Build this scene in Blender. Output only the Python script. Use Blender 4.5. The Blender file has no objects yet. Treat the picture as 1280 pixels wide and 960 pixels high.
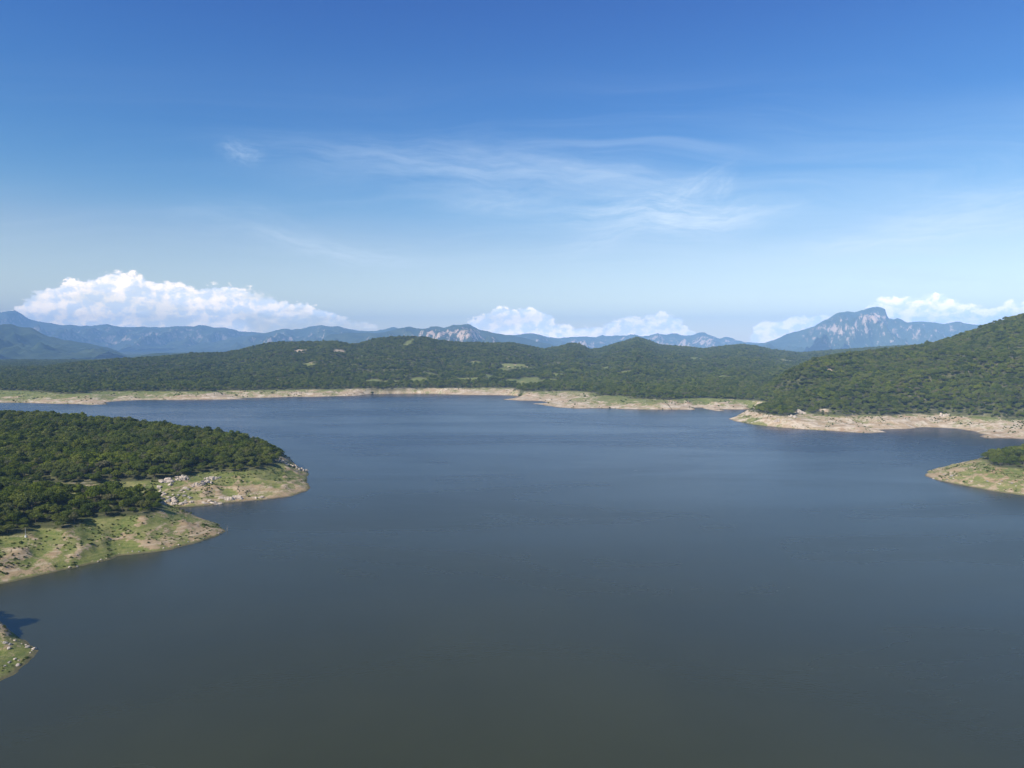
import bpy, math, random
import numpy as np
from mathutils import Vector, Matrix

random.seed(7); rng = np.random.default_rng(11)
R = math.radians
sc = bpy.context.scene
col = sc.collection

# ------------------------------------------------------------------ camera
F, HOR, CAMH = 888.0, 432.0, 120.0          # focal length in px of the 1280 px wide photo, horizon row, height
PITCH = math.atan((480 - HOR) / F)
cam = bpy.data.cameras.new('camera'); co = bpy.data.objects.new('camera', cam); col.objects.link(co)
cam.sensor_width = 36; cam.lens = 36 * F / 1280; cam.clip_start = 1; cam.clip_end = 90000
co.location = (0, 0, CAMH); co.rotation_euler = (math.pi/2 - PITCH, 0, 0)
sc.camera = co

# ------------------------------------------------------------------ sun and exposure
SUN_EL, SUN_AZ = 40.0, -131.0               # azimuth from +Y towards +X
sd_ = Vector((math.sin(R(SUN_AZ))*math.cos(R(SUN_EL)), math.cos(R(SUN_AZ))*math.cos(R(SUN_EL)), math.sin(R(SUN_EL))))
sun = bpy.data.lights.new('sun', 'SUN'); sun.energy = 4.8; sun.angle = R(0.53); sun.color = (1.0, 0.93, 0.80)
so = bpy.data.objects.new('sun', sun); col.objects.link(so)
so.rotation_euler = sd_.to_track_quat('Z', 'Y').to_euler(); so.location = (-300, -300, 600)
sc.view_settings.view_transform = 'Standard'; sc.view_settings.look = 'None'
sc.view_settings.exposure = 0.40; sc.view_settings.gamma = 1; sc.view_settings.use_curve_mapping = False
cy = sc.cycles
cy.max_bounces = 6; cy.diffuse_bounces = 2; cy.glossy_bounces = 2; cy.transmission_bounces = 2
cy.volume_bounces = 1; cy.transparent_max_bounces = 4
cy.use_denoising = True
try: cy.denoiser = 'OPENIMAGEDENOISE'
except Exception: pass
cy.sample_clamp_indirect = 4

# ------------------------------------------------------------------ node helper
class NT:
    def __init__(s, tree): s.t = tree; s.n = tree.nodes; s.l = tree.links
    def new(s, typ, **kw):
        n = s.n.new(typ)
        for k, v in kw.items(): setattr(n, k, v)
        return n
    def put(s, sock, v):
        if isinstance(v, bpy.types.NodeSocket): s.l.new(v, sock)
        elif v is not None: sock.default_value = v
    def math(s, op, a, b=None, c=None, clamp=False):
        n = s.new('ShaderNodeMath', operation=op, use_clamp=clamp)
        s.put(n.inputs[0], a)
        if b is not None: s.put(n.inputs[1], b)
        if c is not None: s.put(n.inputs[2], c)
        return n.outputs[0]
    def noise(s, vec, scale, detail=5, rough=.55, dist=0, dims='3D'):
        n = s.new('ShaderNodeTexNoise', noise_dimensions=dims)
        s.put(n.inputs['Vector'], vec); s.put(n.inputs['Scale'], scale)
        n.inputs['Detail'].default_value = detail; n.inputs['Roughness'].default_value = rough
        n.inputs['Distortion'].default_value = dist
        return n.outputs['Fac']
    def smooth(s, v, a, b, lo=0.0, hi=1.0):
        n = s.new('ShaderNodeMapRange', interpolation_type='SMOOTHSTEP')
        s.put(n.inputs[0], v); s.put(n.inputs[1], a); s.put(n.inputs[2], b); n.inputs[3].default_value = lo; n.inputs[4].default_value = hi
        return n.outputs[0]
    def mix(s, f, a, b, mode='MIX'):
        n = s.new('ShaderNodeMix', data_type='RGBA', blend_type=mode)
        s.put(n.inputs[0], f); s.put(n.inputs[6], rgba(a)); s.put(n.inputs[7], rgba(b))
        return n.outputs[2]
    def comb(s, x, y, z):
        n = s.new('ShaderNodeCombineXYZ'); s.put(n.inputs[0], x); s.put(n.inputs[1], y); s.put(n.inputs[2], z); return n.outputs[0]
    def mapping(s, vec, scale=(1,1,1), rot=(0,0,0), loc=(0,0,0)):
        n = s.new('ShaderNodeMapping'); s.put(n.inputs[0], vec)
        n.inputs['Scale'].default_value = scale; n.inputs['Rotation'].default_value = rot; n.inputs['Location'].default_value = loc
        return n.outputs[0]
    def curve(s, v, pts):
        n = s.new('ShaderNodeFloatCurve'); c = n.mapping.curves[0]
        c.points[0].location = pts[0]; c.points[-1].location = pts[-1]
        for p in pts[1:-1]: c.points.new(*p)
        for p in c.points: p.handle_type = 'AUTO_CLAMPED'
        n.mapping.use_clip = False; n.mapping.update(); s.put(n.inputs['Value'], v)
        return n.outputs[0]
def rgba(c):
    if isinstance(c, (tuple, list)) and len(c) == 3: return (*c, 1)
    return c

# ------------------------------------------------------------------ pixel of the photo -> world
cp, sp = math.cos(PITCH), math.sin(PITCH)
def ray(px, py):
    x = (px - 640) / F; u = (480 - py) / F
    return np.array([x, cp + u*sp, -sp + u*cp])
def at_z(px, py, z=0.0):
    r = ray(px, py); t = (z - CAMH) / r[2]; return (r[0]*t, r[1]*t)
def at_d(px, py, d):
    r = ray(px, py); t = d / r[1]; return (r[0]*t, d, CAMH + r[2]*t)

# ------------------------------------------------------------------ world: sky and clouds
w = bpy.data.worlds.new('World'); sc.world = w; w.use_nodes = True
W = NT(w.node_tree); W.n.clear()
out = W.new('ShaderNodeOutputWorld'); bg = W.new('ShaderNodeBackground'); W.l.new(bg.outputs[0], out.inputs[0])
bg.inputs[1].default_value = 0.1
sky = W.new('ShaderNodeTexSky', sky_type='NISHITA'); sky.sun_disc = False
sky.sun_elevation = R(SUN_EL); sky.sun_rotation = R(SUN_AZ); sky.altitude = 0
sky.air_density = 1.0; sky.dust_density = 0.3; sky.ozone_density = 2.2
hs = W.new('ShaderNodeHueSaturation'); W.l.new(sky.outputs[0], hs.inputs['Color'])
hs.inputs['Saturation'].default_value = 1.12; hs.inputs['Value'].default_value = 1.0
tc = W.new('ShaderNodeTexCoord'); D = tc.outputs['Generated']
sep = W.new('ShaderNodeSeparateXYZ'); W.l.new(D, sep.inputs[0])
dx, dy, dz = sep.outputs
az = W.math('ARCTAN2', dx, dy)                                             # azimuth
hyp = W.math('SQRT', W.math('ADD', W.math('MULTIPLY', dx, dx), W.math('MULTIPLY', dy, dy)))
el = W.math('DIVIDE', dz, W.math('MAXIMUM', hyp, 0.001))                   # tan of elevation
def azel(px, py):
    r = ray(px, py); return math.atan2(r[0], r[1]), r[2] / math.hypot(r[0], r[1])
AE = W.comb(az, el, 0.0)
# cirrus: a thin layer seen in perspective
dzs = W.math('ADD', W.math('MAXIMUM', dz, 0.0), 0.06)
P = W.comb(W.math('DIVIDE', dx, dzs), W.math('DIVIDE', dy, dzs), 0.0)
warp = W.new('ShaderNodeTexNoise'); W.l.new(W.mapping(P, (0.45, 0.45, 1)), warp.inputs['Vector']); warp.inputs['Scale'].default_value = 1.0; warp.inputs['Detail'].default_value = 3
vm = W.new('ShaderNodeVectorMath', operation='MULTIPLY_ADD'); W.l.new(warp.outputs['Color'], vm.inputs[0]); vm.inputs[1].default_value = (2.4, 2.4, 0); W.l.new(P, vm.inputs[2])
PW = vm.outputs[0]
c1 = W.noise(W.mapping(PW, (0.40, 2.6, 1), (0, 0, R(-24))), 1.0, 9, .62)
c2 = W.noise(W.mapping(PW, (0.28, 0.9, 1), (0, 0, R(14)), (4.3, 1.7, 0)), 1.0, 7, .6)
reg = W.noise(W.mapping(P, (0.30, 0.42, 1), (0, 0, 0), (2.15, 0.6, 0)), 1.0, 3, .5)
cir = W.math('MULTIPLY', W.smooth(c1, .42, .80), W.smooth(reg, .40, .66))
cir = W.math('ADD', cir, W.math('MULTIPLY', W.smooth(c2, .48, .82), .42))
cir = W.math('MULTIPLY', cir, W.smooth(el, .01, .10)); cir = W.math('MULTIPLY', cir, W.smooth(el, .40, .20))
cir = W.math('MULTIPLY', cir, W.smooth(az, -.45, .05, .07, .32), clamp=True)
# cumulus: heaped clouds low behind the mountains, their tops following these rows of the photo
TOPS = [(-700,440),(-300,395),(-120,372),(-40,388),(0,386),(18,381),(26,368),(45,361),(66,357),(76,342),(100,341),(128,339),(158,335),(180,341),(205,351),(240,352),(280,350),
        (318,356),(338,364),(352,374),(375,375),(400,382),(430,391),(455,399),(480,406),(505,413),(540,416),(565,408),(588,398),(602,388),(640,382),(672,383),(690,396),
        (720,404),(750,404),(768,397),(800,392),(832,387),(850,397),(868,408),(885,420),(925,424),(945,411),(962,396),(974,397),(986,392),(1010,389),(1038,391),
        (1070,398),(1092,372),(1110,365),(1140,364),(1172,361),(1190,371),(1222,378),(1260,374),(1320,371),(1500,392),(1700,430)]
A0, A1 = -1.3, 1.3
pts = [(0.0, 0.0)]
for px, py in TOPS:
    a, e = azel(px, py); t = (a - A0) / (A1 - A0)
    if t > pts[-1][0] + .001: pts.append((t, max(0, e) * 5))
pts.append((1.0, 0.0))
nz = W.new('ShaderNodeTexNoise'); W.l.new(W.mapping(AE, (1, 1.5, 1)), nz.inputs['Vector']); nz.inputs['Scale'].default_value = 38; nz.inputs['Detail'].default_value = 7; nz.inputs['Roughness'].default_value = .72
sepn = W.new('ShaderNodeSeparateColor'); W.l.new(nz.outputs['Color'], sepn.inputs[0])
wa = W.math('MULTIPLY_ADD', W.math('SUBTRACT', sepn.outputs[0], .5), .045, az)
tt = W.math('DIVIDE', W.math('SUBTRACT', wa, A0), A1 - A0)
E = W.math('DIVIDE', W.curve(tt, pts), 5.0)
E = W.math('MULTIPLY_ADD', W.math('SUBTRACT', sepn.outputs[1], .5), .020, E)
def billow(sc1, loc=(0, 0, 0)):
    v = W.new('ShaderNodeTexVoronoi', feature='SMOOTH_F1', voronoi_dimensions='2D'); v.inputs['Scale'].default_value = sc1; v.inputs['Smoothness'].default_value = .35
    v.inputs['Detail'].default_value = 3; v.inputs['Roughness'].default_value = .6
    nw = W.new('ShaderNodeVectorMath', operation='MULTIPLY_ADD'); W.l.new(nz.outputs['Color'], nw.inputs[0]); nw.inputs[1].default_value = (.018, .014, 0)
    W.l.new(W.mapping(AE, (1, 1.25, 1), (0, 0, 0), loc), nw.inputs[2]); W.l.new(nw.outputs[0], v.inputs['Vector'])
    return v.outputs['Distance']
E = W.math('MULTIPLY_ADD', W.math('SUBTRACT', .42, billow(42)), .0085, E)
dep = W.math('SUBTRACT', E, el)                                            # depth below the cloud's outline
cum = W.smooth(dep, -.0008, .0040)
side = W.smooth(W.math('ABSOLUTE', az), 1.25, 1.0)
tear = W.noise(W.mapping(AE, (1, 3.2, 1), (0, 0, 0), (1.3, 0, 0)), 9, 7, .62)
right_ = W.math('MULTIPLY', W.smooth(az, azel(215, 400)[0], azel(345, 400)[0]), W.smooth(az, azel(560, 400)[0], azel(500, 400)[0]))
cum = W.math('MULTIPLY', cum, W.math('SUBTRACT', 1.0, W.math('MULTIPLY', right_, W.smooth(tear, .62, .42, .12, .72))))
cum = W.math('MULTIPLY', cum, side)
cum = W.math('MULTIPLY', cum, W.smooth(el, -.04, -.01))
# thin and torn parts
thin = W.smooth(tear, .36, .56)
cum = W.math('MULTIPLY', cum, W.math('MULTIPLY_ADD', thin, .34, .66))
bl1 = W.noise(W.mapping(AE, (1, 1.5, 1)), 30, 8, .62)
bl2 = W.noise(W.mapping(AE, (1, 1.5, 1), (0, 0, 0), (.010, -.012, 0)), 30, 8, .62)
rel = W.math('MULTIPLY_ADD', W.math('SUBTRACT', bl1, bl2), 3.0, .56)  # painted relief: lit and shaded sides of the cloud heaps
rel = W.math('MULTIPLY_ADD', W.math('SUBTRACT', billow(42, (.006, -.007, 0)), billow(42)), 1.5, rel)
low = W.smooth(dep, .0, .075)
rel = W.math('SUBTRACT', rel, W.math('MULTIPLY', low, W.math('MULTIPLY', W.smooth(tear, .62, .40), .42)), clamp=True)
ccol = W.mix(rel, (9.9, 10.2, 10.6), (17.0, 14.2, 11.2))
CLOUD_GAIN = ccol
et = W.math('MULTIPLY', W.math('MAXIMUM', el, 0.0), 1.0, clamp=True)
chs = []
for vals in ((2.1, 1.32, .41, .30, .24, .22, .24), (1.76, 1.15, .75, .64, .53, .48, .48), (1.34, 1.04, 1.02, 1.04, 1.02, .76, .60)):
    chs.append(W.math('MULTIPLY', W.curve(et, [(x_, v_*.5) for x_, v_ in zip((0, .13, .26, .37, .50, .75, 1.0), vals)]), 2.0))
vt = W.new('ShaderNodeVectorMath', operation='MULTIPLY'); W.l.new(hs.outputs[0], vt.inputs[0]); W.l.new(W.comb(*chs), vt.inputs[1])
# a few separate cirrus streaks: (x0, y0, x1, y1, half width in rows, strength)
wv = W.new('ShaderNodeVectorMath', operation='MULTIPLY_ADD')
wn = W.new('ShaderNodeTexNoise'); W.l.new(AE, wn.inputs['Vector']); wn.inputs['Scale'].default_value = 7; wn.inputs['Detail'].default_value = 5
sbn = W.new('ShaderNodeVectorMath', operation='SUBTRACT'); W.l.new(wn.outputs['Color'], sbn.inputs[0]); sbn.inputs[1].default_value = (.5, .5, .5)
W.l.new(sbn.outputs[0], wv.inputs[0]); wv.inputs[1].default_value = (.10, .055, 0); W.l.new(AE, wv.inputs[2])
for x0, y0, x1, y1, hw, stg in ((690,268,965,266,15,.62),(740,292,1000,258,10,.40),(700,318,800,290,8,.30),(560,262,700,240,12,.22),(820,262,925,198,8,.26),(960,316,1330,284,8,.60),(1080,300,1340,236,14,.34),(880,345,1330,320,14,.26),
        (300,292,540,334,7,.42),(180,262,420,300,16,.14),(285,190,345,196,9,.30),(330,184,800,214,18,.26),(930,215,900,250,7,.22),(640,200,900,236,10,.16)):
    a0, e0 = azel(x0, y0); a1, e1 = azel(x1, y1); Ls = math.hypot(a1-a0, e1-e0); th = math.atan2(e1-e0, a1-a0); h_ = hw*1.9/F; stg *= .95
    mp_ = W.new('ShaderNodeMapping', vector_type='TEXTURE'); W.l.new(wv.outputs[0], mp_.inputs[0])
    mp_.inputs['Location'].default_value = ((a0+a1)/2, (e0+e1)/2, 0); mp_.inputs['Rotation'].default_value = (0, 0, th); mp_.inputs['Scale'].default_value = (Ls/2, h_, 1)
    ln = W.new('ShaderNodeVectorMath', operation='LENGTH'); W.l.new(mp_.outputs[0], ln.inputs[0])
    body = W.smooth(ln.outputs[1], 1.45, .1)
    fib = W.noise(W.mapping(mp_.outputs[0], (1.1, 1.5, 1)), 1.6, 8, .68)
    f_ = W.math('MULTIPLY', W.math('MULTIPLY', body, W.smooth(fib, .30, .72)), stg)
    cir = W.math('ADD', cir, f_)
veil = W.math('MULTIPLY', W.smooth(W.noise(W.mapping(PW, (.35, 1.0, 1), (0, 0, R(-18)), (1.2, 3.1, 0)), 1.0, 9, .66), .34, .72), W.math('MULTIPLY', W.smooth(az, -.50, .10), W.math('MULTIPLY', W.smooth(el, .03, .12), W.smooth(el, .32, .20))))
cir = W.math('MULTIPLY_ADD', veil, .24, cir)
cir = W.math('MINIMUM', cir, .8)
skyc = W.mix(cir, vt.outputs[0], (7.2, 8.2, 9.0))
gain = W.math('MULTIPLY_ADD', W.smooth(el, .11, .0), .75, 1.0)
cv = W.new('ShaderNodeVectorMath', operation='SCALE'); W.l.new(ccol, cv.inputs[0]); W.l.new(gain, cv.inputs['Scale'])
skyc = W.mix(cum, skyc, cv.outputs[0])
W.l.new(skyc, bg.inputs[0])

# ------------------------------------------------------------------ numpy noise and geometry
def vnoise(x, y, seed=0):
    xi = np.floor(x).astype(np.int64); yi = np.floor(y).astype(np.int64); fx = x - xi; fy = y - yi
    fx = fx*fx*fx*(fx*(fx*6-15)+10); fy = fy*fy*fy*(fy*(fy*6-15)+10)
    def h(a, b):
        n = (a*374761393 + b*668265263 + seed*1274126177) & 0xffffffff
        n = ((n ^ (n >> 13)) * 1274126177) & 0xffffffff
        n = ((n ^ (n >> 16)) * 2246822519) & 0xffffffff
        return ((n ^ (n >> 15)) & 0xffffff) / float(0xffffff)
    a = h(xi, yi); b = h(xi+1, yi); c = h(xi, yi+1); d = h(xi+1, yi+1)
    return (a + (b-a)*fx + (c-a)*fy + (a-b-c+d)*fx*fy) * 2 - 1
def fbm(x, y, scale, octv=4, seed=0, gain=.5):
    s = np.zeros_like(x, dtype=float); a = 1; t = 0; f = 1.0/scale
    for i in range(octv):
        ca, sa = math.cos(i*.7), math.sin(i*.7)
        s += a*vnoise((x*ca - y*sa)*f + 17.3*i, (x*sa + y*ca)*f - 9.1*i, seed+i); t += a; a *= gain; f *= 2.03
    return s/t
def ridged(x, y, scale, octv=4, seed=0, gain=.5):
    s = np.zeros_like(x, dtype=float); a = 1; t = 0; f = 1.0/scale
    for i in range(octv):
        ca, sa = math.cos(i*.9), math.sin(i*.9)
        s += a*(1-np.abs(vnoise((x*ca - y*sa)*f + 7.3*i, (x*sa + y*ca)*f - 3.1*i, seed+i)))**2; t += a; a *= gain; f *= 2.07
    return s/t
def sstep(v, a, b):
    t = np.clip((v-a)/(b-a), 0, 1); return t*t*(3-2*t)
def seg_dist(x, y, P, closed, vals=None):
    P = np.asarray(P, float); n = len(P); best = np.full(x.shape, 1e18); bv = np.zeros(x.shape)
    for i in range(n if closed else n-1):
        a = P[i]; b = P[(i+1) % n]; ex, ey = b[0]-a[0], b[1]-a[1]; L = ex*ex+ey*ey + 1e-9
        t = np.clip(((x-a[0])*ex + (y-a[1])*ey)/L, 0, 1)
        d = (x-a[0]-t*ex)**2 + (y-a[1]-t*ey)**2; m = d < best
        best = np.where(m, d, best)
        if vals is not None: bv = np.where(m, vals[i]*(1-t) + vals[(i+1) % n]*t, bv)
    return np.sqrt(best), bv
def inside(x, y, P):
    P = np.asarray(P, float); r = np.zeros(x.shape, bool); n = len(P)
    for i in range(n):
        a = P[i]; b = P[(i+1) % n]
        c = (a[1] > y) != (b[1] > y)
        xs = (b[0]-a[0])*(y-a[1])/((b[1]-a[1]) + 1e-12) + a[0]
        r ^= c & (x < xs)
    return r
def sdist(x, y, P):
    d, _ = seg_dist(x, y, P, True); return np.where(inside(x, y, P), d, -d)

# ------------------------------------------------------------------ the lie of the land
TZ = 13.0                                    # old high-water line: below it bare drawdown bank, above it woods
Z = lambda L, z=0.0: [at_z(px, py, z) for px, py in L]
def crest(L, sub=7.0):
    P = [at_d(*p) for p in L]; return [(p[0], p[1]) for p in P], [p[2]-sub for p in P]

zones = {}
# left wooded peninsula with its two points and the cove between them
S = Z([(-260,800),(-120,762),(-50,744),(0,731),(30,724),(65,716),(110,707),(135,700),(150,694),(185,690),(215,685),(245,678),(270,670),(283,664)])
S += Z([(272,656.5),(250,650),(225,644),(205,639),(190,637)]) + [(-285,520),(-300,528)] + Z([(188,634.5),(215,634),(250,632),(290,628),(330,625),(360,621),(384,614),(387,610)])
S += [(-177,612),(-186,634),(-189,655),(-197,677),(-216,703),(-252,762),(-300,840),(-430,930),(-640,1010),(-900,1060),(-1300,1080),(-1300,280),(-700,250)]
T = Z([(-260,735),(-120,702),(-50,682),(0,671),(32,669),(44,661),(62,661),(86,665),(99,658),(102,651),(130,648),(155,645),(175,646),(196,640),(200,634)], TZ)
T += [(-250,497),(-290,500),(-345,515),(-372,540)] + Z([(104,607),(135,603.5),(165,602),(200,600),(235,596),(258,590),(290,590),(318,588),(338,583),(350,577)], TZ)
T += [(-228,700),(-262,755),(-340,830),(-460,900),(-660,965),(-900,1010),(-1260,1030),(-1260,420),(-700,330)]
cl, cz = crest([(-600,512,900),(-200,511,900),(0,513,880),(50,514,870),(100,518,850),(150,522,830),(200,527,800),(240,534,760),(270,540,730),(300,547,705),(325,557,685),(342,568,672)])
zones['left'] = dict(S=S, T=T, crests=[(cl, cz, 1.0, 1e9)], warp=2.2, box=(-1300, -120, 230, 1110), green=.56, mins=(.22, 7))
# tip of a rocky bank low in the left corner
S = Z([(-260,905),(-120,880),(-40,862),(0,854),(20,843),(38,827),(49,813),(40,806),(20,797),(0,788),(-60,778)]) + [(-262,322),(-330,330),(-420,300),(-420,240)]
T = [(-212,287),(-222,298),(-240,308),(-330,315),(-400,290),(-400,255),(-300,262),(-232,272)]
zones['corner'] = dict(S=S, T=T, crests=[], warp=1.0, box=(-430, -150, 200, 350), green=.53, mins=(.2, 3), tz=7.0)
# grassy point on the right
S = Z([(1400,640),(1280,619),(1240,614),(1210,608),(1185,603),(1170,600),(1155,594.5)]) + [(398,674),(416,690),(444,706),(476,722),(520,748),(620,800),(800,840),(800,560)]
T = Z([(1420,612),(1330,594),(1280,586),(1250,585),(1238,581)], TZ) + [(447,672),(470,690),(520,715),(620,765),(780,800)]
cl, cz = crest([(1240,571,680),(1252,566,695),(1268,556,705),(1285,552,715),(1400,530,740)])
zones['point'] = dict(S=S, T=T, crests=[(cl, cz, .7, 1e9)], warp=1.8, box=(360, 800, 500, 850), green=.46, mins=(.2, 3))
# far shore, and the steep wooded hill on the right that is one piece with it
S = Z([(-700,520),(-400,512),(-150,505),(0,503.5),(25,503.5),(80,505),(113,506.3),(140,505.2),(132,503),(152,501.3),(175,500.3),(205,500.2),(262,499.6),(314,499.3),(292,497.8),(330,497),(370,496),(402,496),
       (450,494.6),(462,492.3),(520,492),(560,493),(600,494),(638,494.4),(652,495.6),(646,498),(628,499.6),(655,501),(674,501.2),(690,503.4),(664,504.6),(680,507),(700,509.6),(720,510.8),(760,510.2),
       (775,511.4),(800,512),(868,512.4),(871,510),(882,509.8),(886,512),(895,514),(905,513.7),(904,511.6),(925,512),(938,511.6)])
S += [(456,1358),(461,1320),(448,1288)] + Z([(933,516),(911,524),(930,529),(960,533),(985,535),(1010,537),(1040,539),(1060,541),(1085,542),(1108,540),(1100,537),(1130,536),(1160,534.5),(1198,536.5),
       (1216,539.5),(1224,543),(1219,545),(1228,548),(1260,548.5),(1290,549.5),(1400,553),(1600,560)]) + [(2600,1000),(4600,1500),(4600,8000),(-5200,8000),(-5200,1500),(-3000,1350)]
T = Z([(-700,493),(-400,490),(-150,488),(0,488),(25,488.4),(52,490),(78,492.5),(112,491.6),(118,489.7),(160,489.3),(262,489.3),(272,488),(330,487.6),(372,486.6),(402,487),(450,486),(520,485.4),(560,485.2),(600,485),
       (640,485),(646,489),(700,489),(730,489.6),(748,492),(752,494.6),(780,495),(790,498),(838,500),(850,498.3),(880,497.6),(902,498.6),(938,500),(952,502)], TZ)
T += [(478,1368),(487,1330),(468,1280)] + Z([(938,512.5),(946,515.5),(958,517),(975,519.6),(987,521),(996,518),(1004,514),(1012,518.5),(1040,519.5),(1060,521),(1080,518.5),(1110,520),(1140,518.5),(1180,518.6),
       (1200,520),(1222,522.5),(1255,524.5),(1290,524),(1400,528),(1600,534)], TZ) + [(2600,1080),(4500,1600),(4500,7900),(-5100,7900),(-5100,1650),(-3000,1500)]
cf, fz = crest([(-900,470,2300),(-400,466,2400),(-100,461,2500),(0,460,2500),(60,458.5,2550),(95,453,2700),(140,449,2800),(200,446,2900),(240,441.5,3000),(280,440.5,3050),(300,436.5,3050),(330,429.5,3100),(352,427,3100),
       (400,426.5,3100),(420,426,3050),(436,429.5,3000),(446,429.5,3000),(470,422.5,3000),(500,420,3000),(530,420.5,3000),(545,424,3050),(560,427,3100),(600,428,3200),(640,428.5,3300),(655,431,3400),(680,436,3500),
       (696,434,3600),(712,428.5,3600),(721,429,3600),(730,432.5,3600),(738,437,3650),(750,435.5,3800),(775,427.5,4000),(797,421,4000),(810,425,4000),(825,431,4000),(860,433.5,3900),(880,435.5,3900),(900,433,3800),
       (925,430,3800),(945,432,3800),(965,437,3800),(1000,441,3900),(1050,437,4100),(1140,431,4300),(1300,428,4300),(1700,420,4300)])
c2_, z2_ = crest([(985,462.5,1400),(1000,456,1440),(1030,443.5,1520),(1080,438.5,1600),(1130,433,1650),(1165,428,1680),(1200,417,1700),(1235,404,1700),(1262,395.5,1700),(1280,391.5,1700),(1400,372,1700),(1700,372,1750)])
zones['far'] = dict(S=S, T=T, crests=[(cf, fz, 1.25, 1e9), (c2_, z2_, .85, 620.0)], warp=6.5, box=(-5200, 4600, 850, 8000), green=.50, mins=(.10, 6))

def zone_height(k, x, y):
    z = zones[k]; wr = z['warp']; tz = z.get('tz', TZ)
    n1 = fbm(x, y, 26*(1 + wr*.25), 5, 3, .55); n2 = fbm(x, y, 26*(1 + wr*.25), 5, 91, .55)
    xw = x + wr*n1*1.6; yw = y + wr*n2*1.6
    ds = sdist(xw, yw, z['S']) + fbm(x, y, 4 + 1.2*wr, 3, 155)*(.8 + .25*wr); dt = sdist(xw, yw, z['T'])
    bank = tz*np.clip(ds, 0, None)/(np.clip(ds, 0, None) + np.clip(-dt, 0, None) + .01)
    # a steeper foot at the water, gullies and ledges
    fr = np.clip(bank/tz, 0, 1)
    bank = tz*(fr*.82 + .18*np.sqrt(fr))
    g = ridged(xw, yw, 14 + wr*5, 4, 33, .5)
    bank += np.sin(np.pi*np.clip(fr, 0, 1))*(g-.45)*(2.6 + wr*.70)
    bank += fbm(x, y, 5 + wr, 3, 55)*.35
    top = tz + np.minimum(np.clip(dt, 0, None)*z['mins'][0], z['mins'][1])
    for P, zc, pw, lim in z['crests']:
        dc, _ = seg_dist(x, y, P, False)
        q = x/np.maximum(y, 1); qs = np.array([p[0]/p[1] for p in P]); yc = np.interp(q, qs, [p[1] for p in P])
        q0, zv = (np.concatenate([[qs[0]-.050], qs]), np.concatenate([[tz+4], zc])) if lim < 1e8 else (qs, zc)
        v = np.interp(q, q0, zv)
        u = np.clip(dt, 0, None)/(np.clip(dt, 0, None) + dc + .01)
        hh = tz + (v - tz)*u**pw
        if lim < 1e8: hh = tz + (hh - tz)*(1 - sstep(dc, lim, lim*2))
        sc_ = min(220.0, 12*wr+40)
        hh += np.sin(np.pi*np.clip(u, 0, 1))*(ridged(x, y, sc_*1.6, 4, 71) - .5)*np.clip(v-tz, 0, 60)*.50
        hh = np.minimum(hh, np.maximum(CAMH + (v-CAMH)*y/yc, tz+2))
        top = np.maximum(top, hh)
    h = np.where(dt > 0, top, bank)
    h = np.where(ds > 0, np.maximum(h, .02), -np.minimum(-ds*.25, 7.0))
    return h, ds, dt
def height(x, y, want=False):
    x = np.asarray(x, float); y = np.asarray(y, float)
    best = np.full(x.shape, -7.0); ds = np.full(x.shape, -99.0); dt = np.full(x.shape, -99.0); gr = np.full(x.shape, .5)
    for k, z in zones.items():
        b = z['box']; m = (x > b[0]) & (x < b[1]) & (y > b[2]) & (y < b[3])
        if not m.any(): continue
        h, s, t = zone_height(k, x[m], y[m]); ib = np.where(m)
        up = h > best[m]
        idx = tuple(i[up] for i in ib)
        best[idx] = h[up]; ds[idx] = s[up]; dt[idx] = t[up]; gr[idx] = z['green']
    return (best, ds, dt, gr) if want else best
def hit(px, py, dmin=220, dmax=6500):
    r = ray(px, py); d = np.concatenate([np.arange(dmin, 900, .5), np.arange(900, dmax, 2.5)])
    x = r[0]/r[1]*d; z = CAMH + r[2]/r[1]*d
    h = np.maximum(height(x, d), 0); i = np.argmax(h >= z)
    return Vector((x[i], d[i], h[i]))

# clearings in the woods (px, py, half width px, half depth m, kind 0 green field / 1 bare soil)
CLEAR = [(317,471,6,22,1),(330,475,6,18,1),(352,474,5,16,1),(375,439,8,30,1),(425,440,8,26,1),(225,452,4,18,1),(108,467,4,20,0),(100,461,5,22,0),(90,462,5,14,0),(160,454,8,18,1),
         (512,428,5,60,0),(650,459,8,18,0),(612,470,10,20,0),(632,464,9,15,0),(660,478,22,60,0),(690,476,10,24,0),(480,479,22,22,0),(520,477,14,24,0),(465,476,10,16,0),(640,477,12,16,0),
         (610,474,6,20,0),(790,476,10,20,1),(775,477,5,12,1),(870,449,9,60,0),(817,437,4,30,0),(885,474,6,16,1),(873,473,4,12,0),(905,471,7,12,0),(780,451,5,24,0),(783,466,9,18,0),(700,470,7,20,0),
         (1037,463,2.5,14,1),(1018,462,3,12,1),(1026,512,1.6,8,1),(1058,510,1.6,8,1),(540,470,9,16,0),(755,460,8,20,0),(590,455,10,18,0)]
clear = []
def setup_clear():
    for px, py, hw, hd, kd in CLEAR:
        p = hit(px, py, 900)
        clear.append((p.x, p.y, hw*p.y/F, hd*(2.4 if kd == 0 else 1.6), kd))
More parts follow.
